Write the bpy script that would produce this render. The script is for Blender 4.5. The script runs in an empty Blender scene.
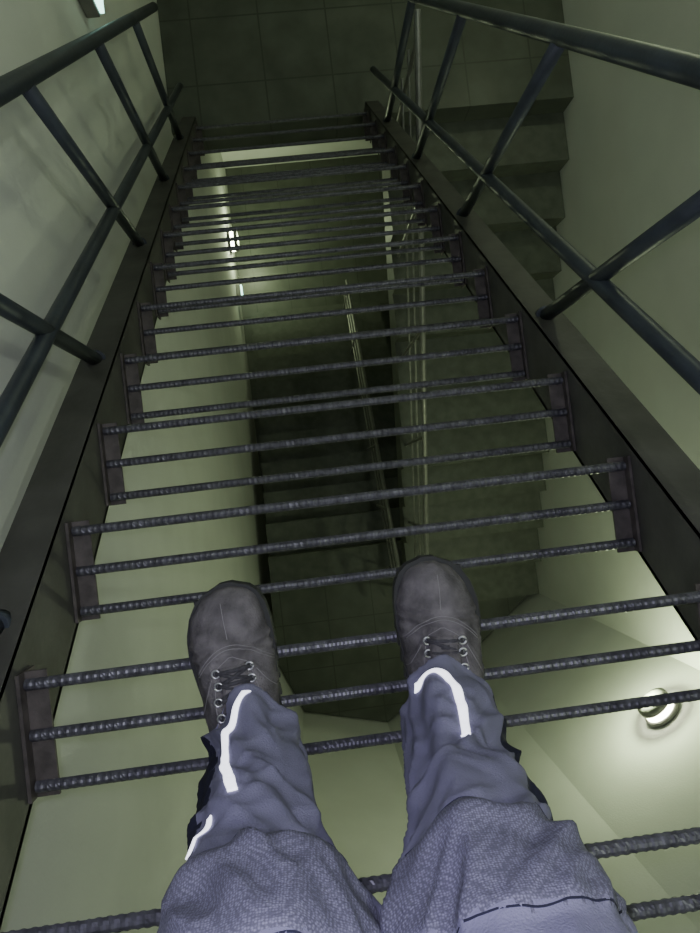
import bpy, bmesh, math, numpy as np
from mathutils import Vector, Matrix, noise
from mathutils.bvhtree import BVHTree

# ---------------- site dimensions (metres) -----------------
W=.95                                  # clear tread width
f,nu,nv,roll,cx0,cy0,cz,g,r,TL,xl,xr,y0l,y0r,sp,h0,H=[692.5765, 312.6833, 484.2237, 0.1166, 0.4066, 0.219, 0.9356, 0.1872, 0.2395, 0.1343, -0.0485, 0.9913, 0.5575, 0.5463, 0.482, 0.0547, 0.8743]
XLb=-cx0; XRb=W-cx0; YB=-cy0; CAMZ=cz; SL=r/g
xl-=cx0; xr-=cx0; y0l-=cy0; y0r-=cy0
H+=.02
def line(y): return -SL*(y-YB)

# ---------------- materials -----------------
def mat(name,col,rough=.6,metal=0,noise_s=20,var=.15,bump=0,bump_s=80,spec=.5,emit=None,es=0,dist=.002):
    m=bpy.data.materials.new(name); m.use_nodes=True
    nt=m.node_tree; b=nt.nodes['Principled BSDF']
    b.inputs['Roughness'].default_value=rough; b.inputs['Metallic'].default_value=metal
    b.inputs['Specular IOR Level'].default_value=spec
    tc=nt.nodes.new('ShaderNodeTexCoord'); nz=nt.nodes.new('ShaderNodeTexNoise')
    nz.inputs['Scale'].default_value=noise_s; nz.inputs['Detail'].default_value=5
    nt.links.new(tc.outputs['Object'],nz.inputs['Vector'])
    rp=nt.nodes.new('ShaderNodeValToRGB')
    rp.color_ramp.elements[0].position=.3; rp.color_ramp.elements[1].position=.7
    rp.color_ramp.elements[0].color=[max(0,c*(1-var)) for c in col]+[1]
    rp.color_ramp.elements[1].color=[min(1,c*(1+var)) for c in col]+[1]
    nt.links.new(nz.outputs['Fac'],rp.inputs['Fac']); nt.links.new(rp.outputs['Color'],b.inputs['Base Color'])
    if bump:
        n2=nt.nodes.new('ShaderNodeTexNoise'); n2.inputs['Scale'].default_value=bump_s; n2.inputs['Detail'].default_value=4
        nt.links.new(tc.outputs['Object'],n2.inputs['Vector'])
        bp=nt.nodes.new('ShaderNodeBump'); bp.inputs['Strength'].default_value=bump; bp.inputs['Distance'].default_value=dist
        nt.links.new(n2.outputs['Fac'],bp.inputs['Height']); nt.links.new(bp.outputs['Normal'],b.inputs['Normal'])
    if emit:
        b.inputs['Emission Color'].default_value=list(emit)+[1]; b.inputs['Emission Strength'].default_value=es
    return m
def tile_mat(name,col,grout,sx,sy):
    m=mat(name,col,.4,0,6,.2,spec=.3)
    nt=m.node_tree; b=nt.nodes['Principled BSDF']
    src=b.inputs['Base Color'].links[0].from_socket
    tc=[n for n in nt.nodes if n.type=='TEX_COORD'][0]
    br=nt.nodes.new('ShaderNodeTexBrick'); br.offset=0; br.inputs['Scale'].default_value=1
    br.inputs['Brick Width'].default_value=sx; br.inputs['Row Height'].default_value=sy
    br.inputs['Mortar Size'].default_value=.005; br.inputs['Mortar Smooth'].default_value=.1
    br.inputs['Color1'].default_value=(0,0,0,1); br.inputs['Color2'].default_value=(0,0,0,1); br.inputs['Mortar'].default_value=(1,1,1,1)
    nt.links.new(tc.outputs['Object'],br.inputs['Vector'])
    mx=nt.nodes.new('ShaderNodeMix'); mx.data_type='RGBA'
    nt.links.new(br.outputs['Fac'],mx.inputs[0]); nt.links.new(src,mx.inputs[6]); mx.inputs[7].default_value=list(grout)+[1]
    nt.links.new(mx.outputs[2],b.inputs['Base Color'])
    return m
def weave(m,sc):
    nt=m.node_tree; b=nt.nodes['Principled BSDF']
    tc=[n for n in nt.nodes if n.type=='TEX_COORD'][0]
    src=b.inputs['Base Color'].links[0].from_socket
    w1=nt.nodes.new('ShaderNodeTexVoronoi'); w1.inputs['Scale'].default_value=sc; w1.inputs['Randomness'].default_value=.45
    nt.links.new(tc.outputs['Object'],w1.inputs['Vector'])
    mr=nt.nodes.new('ShaderNodeMapRange'); mr.inputs[1].default_value=.1; mr.inputs[2].default_value=.6; mr.inputs[3].default_value=1.3; mr.inputs[4].default_value=.55
    nt.links.new(w1.outputs['Distance'],mr.inputs[0])
    mx=nt.nodes.new('ShaderNodeVectorMath'); mx.operation='SCALE'
    nt.links.new(src,mx.inputs[0]); nt.links.new(mr.outputs[0],mx.inputs['Scale'])
    nt.links.new(mx.outputs[0],b.inputs['Base Color'])
M_steel=mat('painted_steel',(.028,.034,.046),.45,.1,12,.3,.3,60)
M_string=mat('stringer_steel',(.056,.055,.050),.6,.1,9,.35,.5,40)
M_rebar=mat('rebar_steel',(.075,.073,.09),.45,.4,60,.4)
M_plate=mat('rusty_angle_steel',(.07,.060,.058),.65,.3,40,.4,.4,90)
M_wall=mat('painted_plaster',(.56,.575,.54),.85,0,2.5,.05,.3,120)
M_tile=tile_mat('dark_floor_tile',(.075,.083,.07),(.05,.055,.046),.4,.4)
M_stone=mat('dark_step_stone',(.09,.099,.083),.5,0,14,.2,spec=.3)
M_galv=mat('light_rail_steel',(.2,.2,.19),.4,.5)
M_pants=mat('grey_work_trouser_fabric',(.142,.136,.205),.9,0,10,.08,.5,600,spec=.2)
M_cord=mat('cordura_knee_fabric',(.13,.125,.18),.85,0,12,.15,.5,700,spec=.3)
weave(M_cord,520)
M_navy=mat('dark_side_panel_fabric',(.014,.014,.03),.85,0,30,.2,.3,400,spec=.2)
M_refl=mat('reflective_tape',(.8,.8,.85),.3,0,30,.03,emit=(.85,.86,1),es=2.4)  # emission stands in for the flash thrown back by the tape
M_suede=mat('grey_suede',(.098,.09,.097),.95,0,38,.4,.8,350,spec=.15)
M_sole=mat('black_rubber_sole',(.015,.015,.016),.8)
M_lace=mat('dark_lace',(.03,.028,.035),.9,0,200,.4)
M_eye=mat('metal_eyelet',(.4,.4,.42),.3,.9)
M_seam=mat('boot_stitching',(.15,.14,.15),.9)
M_lampbody=mat('lamp_housing',(.13,.13,.12),.5)
M_glow=mat('lamp_glass',(.9,.9,.8),.4,emit=(.95,1,.7),es=30)
M_glow2=mat('emergency_glass',(.7,.9,.9),.4,emit=(.5,1,.85),es=4)
M_white=mat('sign_white',(.5,.5,.5),.5)
M_red=mat('sign_red',(.25,.03,.03),.5)

col=bpy.context.scene.collection
def obj(name,verts,faces,m=None,parent=None,smooth=False):
    me=bpy.data.meshes.new(name); me.from_pydata([tuple(v) for v in verts],[],faces); me.update()
    bm=bmesh.new(); bm.from_mesh(me); bmesh.ops.recalc_face_normals(bm,faces=bm.faces); bm.to_mesh(me); bm.free()
    if smooth:
        for q in me.polygons: q.use_smooth=True
    o=bpy.data.objects.new(name,me); col.objects.link(o)
    if m: me.materials.append(m)
    if parent: o.parent=parent
    return o
def empty(name):
    o=bpy.data.objects.new(name,None); col.objects.link(o); o.empty_display_size=.1; return o
BF=[(0,1,2,3),(4,7,6,5),(0,4,5,1),(1,5,6,2),(2,6,7,3),(3,7,4,0)]
def boxv(a,b):
    return [(a[0],a[1],a[2]),(b[0],a[1],a[2]),(b[0],b[1],a[2]),(a[0],b[1],a[2]),(a[0],a[1],b[2]),(b[0],a[1],b[2]),(b[0],b[1],b[2]),(a[0],b[1],b[2])]
def box(name,a,b,m,parent=None,bev=0):
    o=obj(name,boxv(a,b),BF,m,parent)
    if bev:
        md=o.modifiers.new('b','BEVEL'); md.width=bev; md.segments=2
    return o
def slant(x0,x1,ya,yb,ot,ob):
    v=[]
    for o in(ob,ot):
        for (x,y) in((x0,ya),(x1,ya),(x1,yb),(x0,yb)): v.append((x,y,line(y)+o))
    return v
def merge(parts):
    V=[];F=[]
    for v,f_ in parts:
        k=len(V); V+=list(v); F+=[tuple(i+k for i in q) for q in f_]
    return V,F
def tubev(pts,rad,seg=14,cap=True):
    pts=[Vector(q) for q in pts]; V=[];F=[]
    t=(pts[1]-pts[0]).normalized(); up=Vector((0,0,1)) if abs(t.z)<.9 else Vector((1,0,0))
    nrm=t.cross(up).normalized()
    for i,q in enumerate(pts):
        if i==0: tt=(pts[1]-pts[0])
        elif i==len(pts)-1: tt=(pts[-1]-pts[-2])
        else: tt=(pts[i+1]-pts[i]).normalized()+(pts[i]-pts[i-1]).normalized()
        tt.normalize()
        nrm=(nrm-tt*nrm.dot(tt)).normalized(); bi=tt.cross(nrm)
        rr=rad[i] if isinstance(rad,(list,tuple)) else rad
        for k in range(seg):
            a=2*math.pi*k/seg; V.append(q+nrm*math.cos(a)*rr+bi*math.sin(a)*rr)
    for i in range(len(pts)-1):
        for k in range(seg):
            a=i*seg+k;b=i*seg+(k+1)%seg; F.append((a,b,b+seg,a+seg))
    if cap:
        F.append(tuple(range(seg))); F.append(tuple(reversed(range((len(pts)-1)*seg,len(pts)*seg))))
    return V,F
def smooth_auto(o):
    for q in o.data.polygons: q.use_smooth = len(q.vertices)==4

# ---------------- person -----------------
person=empty('person')
def remeshed(name,V,F,voxel,sm=8):
    o=obj(name,V,F)
    md=o.modifiers.new('r','REMESH'); md.mode='VOXEL'; md.voxel_size=voxel
    s=o.modifiers.new('s','SMOOTH'); s.factor=.6; s.iterations=sm
    dg=bpy.context.evaluated_depsgraph_get(); dg.update()
    me=bpy.data.meshes.new_from_object(o.evaluated_get(dg))
    bpy.data.objects.remove(o,do_unlink=True)
    o=bpy.data.objects.new(name,me); col.objects.link(o); o.parent=person
    me.materials.clear()
    for q in me.polygons: q.use_smooth=True
    return o
def coords(me):
    n=len(me.vertices); c=np.empty(n*3); me.vertices.foreach_get('co',c); c=c.reshape(-1,3)
    nn=np.array([tuple(v.vector) for v in me.vertex_normals])
    return c,nn
def setco(me,c):
    me.vertices.foreach_set('co',c.reshape(-1)); me.update()
def mkbvh(me):
    c=[Vector(v.co) for v in me.vertices]
    return BVHTree.FromPolygons(c,[tuple(q.vertices) for q in me.polygons])
def loft(rings,seg=28):
    V=[];F=[]
    for (z,cx,cy,rx,ry) in rings:
        for k in range(seg):
            a=2*math.pi*k/seg; V.append((cx+rx*math.cos(a),cy+ry*math.sin(a),z))
    for i in range(len(rings)-1):
        for k in range(seg):
            a=i*seg+k;b=i*seg+(k+1)%seg;F.append((a,b,b+seg,a+seg))
    F.append(tuple(range(seg)));F.append(tuple(reversed(range((len(rings)-1)*seg,len(rings)*seg))))
    return V,F
def interp(rings,n=30):
    out=[]; zs=[q[0] for q in rings]
    for z in np.linspace(zs[0],zs[-1],n):
        out.append((float(z),)+tuple(float(np.interp(z,zs,[q[j] for q in rings])) for j in range(1,5)))
    return out
legL=[(.100,-.108,-.325,.057,.096),(.14,-.106,-.328,.057,.088),(.25,-.096,-.332,.059,.072),(.36,-.079,-.325,.066,.072),(.46,-.064,-.32,.077,.080),(.56,-.062,-.33,.081,.087),(.70,-.07,-.35,.088,.10),(.84,-.072,-.37,.095,.115)]
legR=[(.100,.130,-.320,.056,.098),(.14,.128,-.323,.056,.090),(.25,.118,-.330,.059,.072),(.36,.102,-.322,.066,.072),(.46,.090,-.32,.077,.080),(.56,.090,-.33,.081,.087),(.70,.10,-.35,.088,.10),(.84,.102,-.37,.095,.115)]
pel=[(.76,.015,-.375,.11,.09),(.82,.015,-.38,.165,.12),(.90,.015,-.385,.17,.125),(1.0,.015,-.39,.155,.11)]
V,F=merge([loft(interp(legL)),loft(interp(legR)),loft(interp(pel,12))])
pants=remeshed('trousers',V,F,.0038,6)
def axis(side,z):
    L=legL if side<0 else legR; zs=[q[0] for q in L]
    return [float(np.interp(z,zs,[q[j] for q in L])) for j in range(1,5)]
def sstep(a,b,x):
    t=min(1,max(0,(x-a)/(b-a))); return t*t*(3-2*t)
def ptop(a): return .553-.04*a*a
def pbot(a): return .436+.022*a*a
me=pants.data
C,NN=coords(me)
info=[]
for i in range(len(C)):
    x,y,z=map(float,C[i]); side=-1 if x<.015 else 1
    cx,cy,rx,ry=axis(side,z)
    ang=math.atan2((x-cx)*side,(y-cy)) # 0 front, + outward
    info.append((side,ang,z))
    ca,sa=math.cos(ang),math.sin(ang)
    n1_=noise.noise(Vector((ca*.9+side*5,sa*.9,z*13+sa*1.5)))
    n2_=noise.noise(Vector((ca*1.6+side*9,sa*1.6,z*28-sa*1.8)))
    n3_=noise.noise(Vector((ca*2.2+side*3,sa*2.2+4,z*7)))
    n4_=noise.noise(Vector((ca*1.3+side*7,sa*1.3+2,z*20+sa*2.6)))
    rid=(1-abs(n1_)*2.6); rid2=(1-abs(n2_)*2.4); rid4=(1-abs(n4_)*2.8)
    lowk=1-sstep(.30,.42,z)
    knee=sstep(.37,.43,z)*(1-sstep(.50,.58,z))
    d=.009*(.25+.75*lowk)*rid+.0025*rid2*(.4+.6*lowk)+.009*n3_+.006*knee*rid4
    inner=sstep(.6,1.6,abs(ang))*sstep(.33,.43,z)*(1-sstep(.52,.62,z))
    d+=.005*inner*math.sin(z*150+ang*3)
    if abs(ang)<1.3:
        d+=.006*sstep(pbot(ang)-.008,pbot(ang)+.006,z)*(1-sstep(ptop(ang)-.008,ptop(ang)+.008,z))
        d+=.006*math.exp(-((z-pbot(ang)-.022)/.014)**2)*(1-abs(ang)/1.4)
    d+=.004*math.exp(-((z-.10)/.012)**2)
    if z>.75: d*=max(0,1-(z-.75)/.1)
    C[i]+=NN[i]*(d-.006)
setco(me,C)
for m_ in(M_pants,M_cord,M_navy): me.materials.append(m_)
mi=[]
for q in me.polygons:
    side,ang,z=info[q.vertices[0]]
    if abs(ang)<1.25 and pbot(ang)<z<ptop(ang): mi.append(1)
    elif z<.43 and .80<ang<2.2: mi.append(2)
    else: mi.append(0)
me.polygons.foreach_set('material_index',mi)
bvh=mkbvh(me)
def catmull(path,N):
    P=[np.array(q,float) for q in path]; P=[2*P[0]-P[1]]+P+[2*P[-1]-P[-2]]
    out=[]
    for t in np.linspace(0,len(path)-1-1e-6,N):
        i=int(t); u=t-i; a,b,c,d=P[i:i+4]
        q=.5*((2*b)+(-a+c)*u+(2*a-5*b+4*c-d)*u*u+(-a+3*b-3*c+d)*u**3); out.append((float(q[0]),float(q[1])))
    return out
def strip(name,side,path,w,m,off=.0012,thick=.0015):
    N=60; P=catmull(path,N)
    V=[];F=[]
    for i,(a,z) in enumerate(P):
        a2,z2=P[min(i+1,N-1)];a1,z1=P[max(i-1,0)]
        da,dz=(a2-a1)*.07,(z2-z1); L=math.hypot(da,dz) or 1
        for s in(-1,-.33,.33,1):
            aa=a+s*w/2*(dz/L)/.07; zz=z-s*w/2*(da/L)
            cx,cy,rx,ry=axis(side,zz)
            dr=Vector((math.sin(aa)*side,math.cos(aa),0))
            o_=Vector((cx,cy,zz))+dr*.3
            hit,nn,_,_=bvh.ray_cast(o_,-dr)
            if hit is None or (hit-Vector((cx,cy,zz))).length>.125: hit=Vector((cx,cy,zz))+dr*.07
            V.append(hit+dr*off)
    for i in range(N-1):
        for k in range(3):
            a=i*4+k;F.append((a,a+1,a+5,a+4))
    o=obj(name,V,F,m,person,True)
    md=o.modifiers.new('s','SOLIDIFY');md.thickness=thick
    return o
strip('reflective_stripe_left',-1,[(-.03,.120),(.15,.145),(.27,.185),(.30,.235),(.24,.285),(.20,.33)],.0085,M_refl)
strip('reflective_stripe_left_tail',-1,[(.58,.335),(.66,.36),(.85,.385)],.006,M_refl)
strip('reflective_stripe_right',1,[(-.5,.120),(-.3,.130),(-.08,.145),(.06,.175),(.08,.22),(.04,.275)],.009,M_refl)
for s,nm in((-1,'left'),(1,'right')):
    for k_,zz in((0,ptop),(1,pbot)):
        strip('knee_seam_%s_%d'%(nm,k_),s,[(a,zz(a)) for a in np.linspace(-.8,1.2,13)],.0012,M_navy,.0001,.0006)

ys_=[0,.015,.05,.10,.14,.18,.215,.245,.268,.284,.293,.299]
hw=[.022,.034,.040,.039,.041,.047,.0515,.0505,.045,.036,.026,.010]
ht=[.13,.150,.16,.155,.125,.103,.088,.080,.074,.067,.060,.048]
def boot(side,toe,heel):
    toe=Vector(toe);heel=Vector(heel); d=(toe-heel);d.z=0; L=d.length; d.normalize(); rt=Vector((d.y,-d.x,0)); sc=L/.30
    def T(x,y,z): return heel+rt*(x*side)+d*(y*sc)+Vector((0,0,z))
    V=[];F=[];seg=28
    yy=np.concatenate([np.linspace(0,.27,36),np.linspace(.275,.299,10)])
    for y in yy:
        w=float(np.interp(y,ys_,hw));h=float(np.interp(y,ys_,ht)); cxo=.006*math.sin(min(1,y/.3)*math.pi)- .004*(y>.24)*(y-.24)/.06
        for k in range(seg):
            a=2*math.pi*k/seg; c=math.cos(a);s=math.sin(a)
            xx=cxo+w*math.copysign(abs(c)**.8,c)*(1.0 if s<0 else (1-.28*s*s))
            zc=.028; zz= zc+(h-zc)*abs(s)**.85 if s>0 else zc-.012*abs(s)
            V.append(T(xx,y,zz))
    n=len(yy)
    for i in range(n-1):
        for k in range(seg):
            a=i*seg+k;b=i*seg+(k+1)%seg;F.append((a,b,b+seg,a+seg))
    F.append(tuple(range(seg)));F.append(tuple(reversed(range((n-1)*seg,n*seg))))
    rings=[(.10,.043,.055),(.15,.044,.056),(.20,.045,.056)]
    V2=[];F2=[]
    for z,rx,ry in rings:
        for k in range(24):
            a=2*math.pi*k/24;V2.append(T(rx*math.cos(a),.068+ry*math.sin(a),z))
    for i in range(2):
        for k in range(24):
            a=i*24+k;b=i*24+(k+1)%24;F2.append((a,b,b+24,a+24))
    F2.append(tuple(range(24)));F2.append(tuple(reversed(range(48,72))))
    VV,FF=merge([(V,F),(V2,F2)])
    nm='left' if side<0 else 'right'
    up=remeshed('boot_upper_'+nm,VV,FF,.0025,6)
    me=up.data
    C,NN=coords(me)
    for i in range(len(C)):
        co_=Vector(C[i]); q=co_-heel; lx=q.dot(rt)*side; ly=q.dot(d)/sc
        capy=.240-14*lx*lx
        e=.0022*(1-sstep(capy-.0025,capy+.001,ly))
        if abs(lx)<.022 and ly<.220: e-=.0025
        qa=.212-1.9*max(0,abs(lx)-.024)
        e+=.0018*(1-sstep(qa-.002,qa+.001,ly))*sstep(.021,.024,abs(lx))
        e+=.0018*math.sin(ly*420+lx*55)*math.exp(-((ly-.228)/.016)**2)
        e+=.0014*noise.noise(co_*60)+.004*noise.noise(co_*20)
        C[i]+=NN[i]*e
    setco(me,C); me.materials.append(M_suede)
    b=mkbvh(me)
    def hit(x,y,off=.0005):
        p_=T(x,y,.4); h_,n_,_,_=b.ray_cast(p_,Vector((0,0,-1)))
        if h_ is None: return None
        return h_+n_*off
    ysl=np.concatenate([np.linspace(-.004,.27,30),np.linspace(.275,.305,14)])
    def wS(y): 
        return float(np.interp(y,[-.004]+[v+.003*(v>.2) for v in ys_]+[.306],[.012]+[v+.0045 for v in hw]+[.006]))
    cc=lambda y: .006*math.sin(min(1,max(0,y)/.3)*math.pi)-.004*(y>.24)*(y-.24)/.06
    ring=[(wS(y)+cc(y),y) for y in ysl]+[(-wS(y)+cc(y),y) for y in reversed(ysl)]
    k=len(ring); Vs=[]
    for z in(.010,.032): Vs+=[T(x,y,z) for x,y in ring]
    Fs=[tuple(range(k)),tuple(reversed(range(k,2*k)))]+[(i,(i+1)%k,(i+1)%k+k,i+k) for i in range(k)]
    parts=[(Vs,Fs)]
    for y in np.arange(.012,.29,.022):
        if .095<y<.13: continue
        w=wS(y)*.92
        for a_,b_ in((-w,-.006),(.006,w)):
            parts.append(([T(a_,y,0),T(b_,y,0),T(b_,y+.013,0),T(a_,y+.013,0),T(a_,y,.012),T(b_,y,.012),T(b_,y+.013,.012),T(a_,y+.013,.012)],BF))
    Vx,Fx=merge(parts); obj('boot_sole_'+nm,Vx,Fx,M_sole,person)
    sp_=[]
    def seam(path,r_=.0006):
        pts=[]
        for t in np.linspace(0,len(path)-1,26):
            x=float(np.interp(t,range(len(path)),[q[0] for q in path]));y=float(np.interp(t,range(len(path)),[q[1] for q in path]))
            h_=hit(x,y,.0003)
            if h_ is not None and h_.z>.03: pts.append(h_)
        if len(pts)>3: sp_.append(tubev(pts,r_,6))
    for o_ in(0,.004):
        seam([(x,.236-14*x*x-o_) for x in np.linspace(-.047,.047,15)])
    seam([(-.026,.14),(-.026,.18),(-.020,.212),(0,.224),(.020,.212),(.026,.18),(.026,.14)])
    seam([(0,.243),(.001,.262),(.001,.285)])
    seam([(-.027,.202),(-.037,.183),(-.046,.165)]); seam([(.027,.202),(.038,.181),(.049,.16)])
    Vx,Fx=merge(sp_); obj('boot_stitching_'+nm,Vx,Fx,M_seam,person,True)
    lp=[];ep=[];E=[]
    rows=[.207,.193,.177,.160]
    for y in rows:
        a_=hit(-.021,y,.003);c_=hit(.021,y,.003);E.append((a_,c_))
        for q_ in(a_,c_):
            pts=[q_+rt*(.0046*math.cos(t))+d*(.0046*math.sin(t)) +Vector((0,0,.002)) for t in np.linspace(0,2*math.pi,14)]
            ep.append(tubev(pts,.0013,6)); 
            ep.append(tubev([q_-Vector((0,0,.005)),q_+Vector((0,0,.001))],.003,8))
    for i in range(len(rows)):
        a_,c_=E[i]
        mid=(a_+c_)/2+Vector((0,0,.006)); lp.append(tubev([a_,a_.lerp(mid,.5)+Vector((0,0,.002)),mid,c_.lerp(mid,.5)+Vector((0,0,.002)),c_],.0026,8))
        if i<len(rows)-1:
            a2,c2=E[i+1]
            for p_,q_ in((a_,c2),(c_,a2)):
                mid=(p_+q_)/2+Vector((0,0,.007)); lp.append(tubev([p_,mid,q_],.0026,8))
    Vx,Fx=merge(lp);obj('boot_laces_'+nm,Vx,Fx,M_lace,person,True)
    Vx,Fx=merge(ep);obj('boot_eyelets_'+nm,Vx,Fx,M_eye,person,True)
    Vt=[];Ft=[]
    for y in np.linspace(.140,.213,10):
        for x in(-.016,-.006,.006,.016): Vt.append(hit(x,y,.0018))
    for i in range(9):
        for k in range(3):
            a=i*4+k;Ft.append((a,a+1,a+5,a+4))
    o=obj('boot_tongue_'+nm,Vt,Ft,M_suede,person,True); md=o.modifiers.new('s','SOLIDIFY');md.thickness=.003
boot(-1,(-.132,-.119,0),(-.098,-.419,0))
boot(1,(.142,-.117,0),(.127,-.417,0))

# ---------------- steel staircase -----------------
stair=empty('steel_staircase')
NT0,NT1=-5,12
R=.0073
def rebar(y):
    seg=12; step=.0027; n=int(W/step); V=[];F=[]
    for i in range(n+1):
        x=XLb+W*i/n
        for k in range(seg):
            a=2*math.pi*k/seg
            ph=((x+.004*math.sin(a))/.0105)%1
            rr=R*(.95 if ph>.45 else 1.07)
            if k in(0,6): rr=R*1.1
            V.append((x,y+rr*math.cos(a),rr*math.sin(a)-R))
    for i in range(n):
        for k in range(seg):
            a=i*seg+k;b=i*seg+(k+1)%seg;F.append((a,b,b+seg,a+seg))
    F.append(tuple(range(seg)));F.append(tuple(reversed(range(n*seg,(n+1)*seg))))
    return V,F
bars=merge([rebar(0),rebar(-TL/2),rebar(-TL)])
pl=[]
for s,x in((1,XLb),(-1,XRb)):
    a=min(x-s*.008,x+s*.026);b=max(x-s*.008,x+s*.026)
    pl.append((boxv((a,-TL-.016,-2*R-.005),(b,.016,-2*R)),BF))
    a=min(x-s*.008,x-s*.003);b=max(x-s*.008,x-s*.003)
    pl.append((boxv((a,-TL-.016,-2*R-.035),(b,.016,.004)),BF))
plates=merge(pl)
nb=len(bars[1])
V,F=merge([bars,plates])
tm=bpy.data.meshes.new('rebar_tread'); tm.from_pydata(V,[],F)
tm.materials.append(M_rebar);tm.materials.append(M_plate)
tm.polygons.foreach_set('material_index',[0 if i<nb else 1 for i in range(len(tm.polygons))])
bm=bmesh.new();bm.from_mesh(tm);bmesh.ops.recalc_face_normals(bm,faces=bm.faces);bm.to_mesh(tm);bm.free()
for n in range(NT0,NT1+1):
    o=bpy.data.objects.new('tread_%02d'%(n-NT0+1),tm); col.objects.link(o); o.parent=stair
    o.location=(0,YB+n*g,-n*r)
YE=YB+12.6*g
ZL=-13*r
YT=YB-5.2*g
for nm,s,x in(('stringer_a',-1,XLb-.009),('stringer_b',1,XRb+.009)):
    parts=[]
    def sx(a,b): 
        a=x+s*a;b=x+s*b; return (min(a,b),max(a,b))
    yb=YE-.002
    a,b=sx(0,.007); parts.append((slant(a,b,YT,yb,h0,-.21),BF))
    a,b=sx(0,.075); parts.append((slant(a,b,YT,yb,h0+.001,h0-.013),BF))
    a,b=sx(0,.075); parts.append((slant(a,b,YT,yb,-.198,-.212),BF))
    V,F=merge(parts); o=obj(nm,V,F,M_string,stair)
for nm,x,y0 in(('railing_a',xl,y0l),('railing_b',xr,y0r)):
    parts=[]
    ys=YT; ye=YE+.05
    parts.append(tubev([(x,y,line(y)+h0+H) for y in np.linspace(ys,ye,8)],.0195,18))
    parts.append(tubev([(x,y,line(y)+h0+.285) for y in np.linspace(ys,ye,8)],.0165,16))
    i=-3
    while True:
        y=y0+sp*i; i+=1
        if y<ys: continue
        if y>YE+.02: break
        z=line(y)+h0
        parts.append(tubev([(x,y,z-.01),(x,y,z+H)],.0158,16))
        parts.append(tubev([(x,y,z-.02),(x,y,z+.004)],.022,16))
    V,F=merge(parts); o=obj(nm,V,F,M_steel,stair); smooth_auto(o)

# ---------------- building -----------------
XW=-.58; XRW=1.84; ZF=CAMZ-8.0; YFW=3.75; CEIL=2.3
MZ=CAMZ-6.1
box('floor',(XW-.1,-2.4,ZF-.1),(XRW+.1,YFW+.1,ZF),M_tile)
box('wall_left',(XW-.12,-2.4,ZF),(XW,YFW+.12,CEIL),M_wall)
box('wall_right',(XRW,-1.17,ZF),(XRW+.12,YFW+.12,CEIL),M_wall)
box('wall_far',(XW,YFW,ZF),(XRW,YFW+.12,CEIL),M_wall)
bay=[(XRW,-1.17),(1.16,-1.71),(.41,-2.16),(-.31,-1.97),(XW,-1.3)]
V=[];F=[]
for i,(x,y) in enumerate(bay):
    d=Vector((x-.5,y+.5)).normalized()*.12
    V+=[(x,y,ZF),(x,y,CEIL),(x+d.x,y+d.y,CEIL),(x+d.x,y+d.y,ZF)]
for i in range(len(bay)-1):
    a=i*4;b=a+4
    F+=[(a,b,b+1,a+1),(a+1,b+1,b+2,a+2),(a+2,b+2,b+3,a+3),(a+3,b+3,b,a)]
obj('wall_back',V,F,M_wall)
box('ceiling',(XW-.1,-2.4,CEIL),(XRW+.1,YFW+.1,CEIL+.1),M_wall)
box('landing',(XW+.002,YE,ZL-.26),(XRW-.002,YFW-.002,ZL),M_tile)
def flight(name,x0,x1,y0,z0,dr,n,go,ri,m,thick=.16):
    prof=[(y0,z0-ri)]
    y=y0+dr*go;z=z0-ri
    prof.append((y,z))
    for i in range(1,n-1):
        z-=ri; prof.append((y,z)); y+=dr*go; prof.append((y,z))
    prof.append((y,z-ri-.01)); prof.append((y-dr*go,z-ri-.01)) ; prof.append((y0,z0-thick-ri*1.6))
    k=len(prof)
    V=[(x0,a,b) for a,b in prof]+[(x1,a,b) for a,b in prof]
    F=[tuple(range(k)),tuple(reversed(range(k,2*k)))]+[(i,(i+1)%k,(i+1)%k+k,i+k) for i in range(k)]
    return obj(name,V,F,m)
n1=12
go1=(YE+1.17)/(n1-1); ri1=(ZL-MZ)/n1
fl1=flight('concrete_staircase',.70,XRW-.004,YE-.001,ZL,-1,n1,go1,ri1,M_stone)
n2=11; LX0,LX1=-.475,1.0; Y2=-.90
go2=.29; ri2=(MZ-ZF)/n2
fl2=flight('concrete_staircase',LX0,LX1,Y2+.001,MZ,1,n2,go2,ri2,M_stone)
poly=[(XRW-.01,-1.17),(1.155,-1.70),(.41,-2.145),(-.30,-1.96),(-.475,-1.54),(-.475,-.90),(1.0,-.90),(1.0,-1.17)]
k=len(poly)
V=[(x,y,MZ) for x,y in poly]+[(x,y,MZ-.2) for x,y in poly]
F=[tuple(range(k)),tuple(reversed(range(k,2*k)))]+[(i,(i+1)%k,(i+1)%k+k,i+k) for i in range(k)]
obj('mid_landing',V,F,M_tile)
def crail(par,x,ya,za,yb,zb):
    parts=[]
    for hh,rr in((.9,.017),(.6,.007),(.35,.007)):
        parts.append(tubev([(x,ya,za+hh),(x,yb,zb+hh)],rr,10))
    for i in range(6):
        t=(i+.15)/5.3; y=ya+(yb-ya)*t; z=za+(zb-za)*t
        parts.append(tubev([(x,y,z-.05),(x,y,z+.9)],.011,10))
    V,F=merge(parts); return obj('handrail',V,F,M_galv,par)
crail(fl1,.74,YE,ZL,-1.1,MZ)
crail(fl2,.58,Y2,MZ,Y2+go2*10,ZF+ri2)

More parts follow.
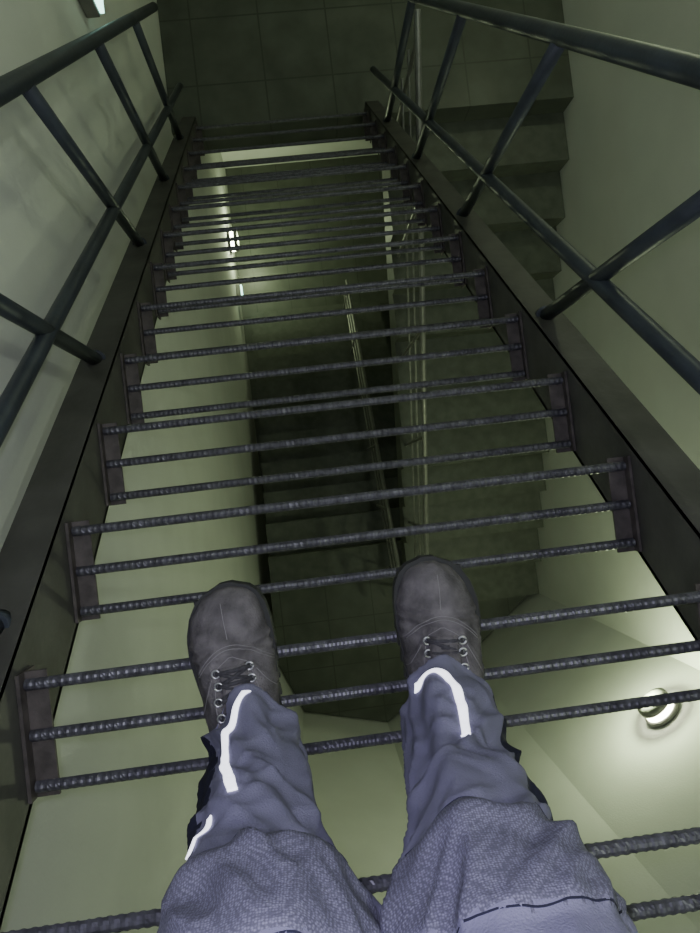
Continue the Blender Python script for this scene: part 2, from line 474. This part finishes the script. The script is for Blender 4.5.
def lamp(name,pos,nrm,rad,power,colr,glass=M_glow,off=.17):
    e=empty(name); nrm=Vector(nrm).normalized(); pos=Vector(pos)
    q=nrm.to_track_quat('Z','Y')
    def lathe(prof,m,nm):
        V=[];F=[];s=28
        for (rr,h) in prof:
            for k in range(s):
                a=2*math.pi*k/s; V.append(pos+q@Vector((rr*math.cos(a),rr*math.sin(a),h)))
        for i in range(len(prof)-1):
            for k in range(s):
                a=i*s+k;b=i*s+(k+1)%s;F.append((a,b,b+s,a+s))
        F.append(tuple(range(s)));F.append(tuple(reversed(range((len(prof)-1)*s,len(prof)*s))))
        return obj(nm,V,F,m,e,True)
    lathe([(rad,.001),(rad,.02),(rad*.9,.025)],M_lampbody,'housing')
    lathe([(rad*.85,.02),(rad*.85,.06),(rad*.8,.065)],glass,'glass')
    lathe([(rad*.92,.06),(rad*.92,.085),(rad*.6,.10),(rad*.2,.103)],M_lampbody,'cover')
    l=bpy.data.lights.new(name+'_bulb','POINT'); l.energy=power; l.color=colr; l.shadow_soft_size=.03
    lo=bpy.data.objects.new('bulb',l); col.objects.link(lo); lo.parent=e; lo.location=pos+nrm*off
    return e
GREEN=(.84,1,.58)
lamp('wall_fill_light',(1.615,-1.348,CAMZ-3.42),(-.622,.783,0),.095,27,GREEN,off=.14)
lamp('wall_fill_light',(XW,2.65,CAMZ-7.3),(1,0,0),.13,26,GREEN)
lamp('wall_fill_light',(XRW,2.9,CAMZ-2.2),(-1,0,0),.10,12,GREEN)  # added lamp out of view, fill light for the upper stairwell
lamp('ceiling_fill_light',(.9,.3,CEIL),(0,0,-1),.16,46,(.87,1,.76))  # unseen fixture, added because the closed ceiling blocks ambient light
def emlight(y,z):
    ex=empty('emergency_light')
    box('body',(XW+.001,y,z),(XW+.05,y+.2,z+.1),M_lampbody,ex,.006)
    box('lens',(XW+.05,y+.01,z+.005),(XW+.065,y+.19,z+.095),M_glow2,ex,.003)
emlight(1.66,CAMZ-2.36)
emlight(2.05,CAMZ-7.6)
sg=empty('wall_notice')
box('board',(XW+.001,.70,CAMZ-1.44),(XW+.006,.82,CAMZ-1.24),M_white,sg)
box('red_band',(XW+.006,.71,CAMZ-1.43),(XW+.008,.74,CAMZ-1.39),M_red,sg)

# ---------------- world, flash, camera -----------------
w=bpy.data.worlds.new('world'); bpy.context.scene.world=w; w.use_nodes=True
w.node_tree.nodes['Background'].inputs[0].default_value=(.5,.6,.4,1); w.node_tree.nodes['Background'].inputs[1].default_value=.05
fl=bpy.data.lights.new('phone_flash','POINT'); fl.energy=20; fl.color=(.77,.75,1); fl.shadow_soft_size=.008
fo=bpy.data.objects.new('phone_flash',fl); col.objects.link(fo); fo.location=(-.015,.02,CAMZ+.0)
cam=bpy.data.cameras.new('camera'); co=bpy.data.objects.new('camera',cam); col.objects.link(co)
cam.sensor_fit='VERTICAL'; cam.sensor_height=36; cam.lens=f*36/933; cam.clip_start=.01
n=Vector((nu-350,-(nv-466.5),-f)).normalized(); b=Vector((-math.sin(roll),math.cos(roll),0)); b=(b-n*b.dot(n)).normalized()
Z=-n; X=b.cross(Z)
co.matrix_world=Matrix.Translation((0,0,CAMZ))@Matrix((X,b,Z)).to_4x4()
bpy.context.scene.camera=co
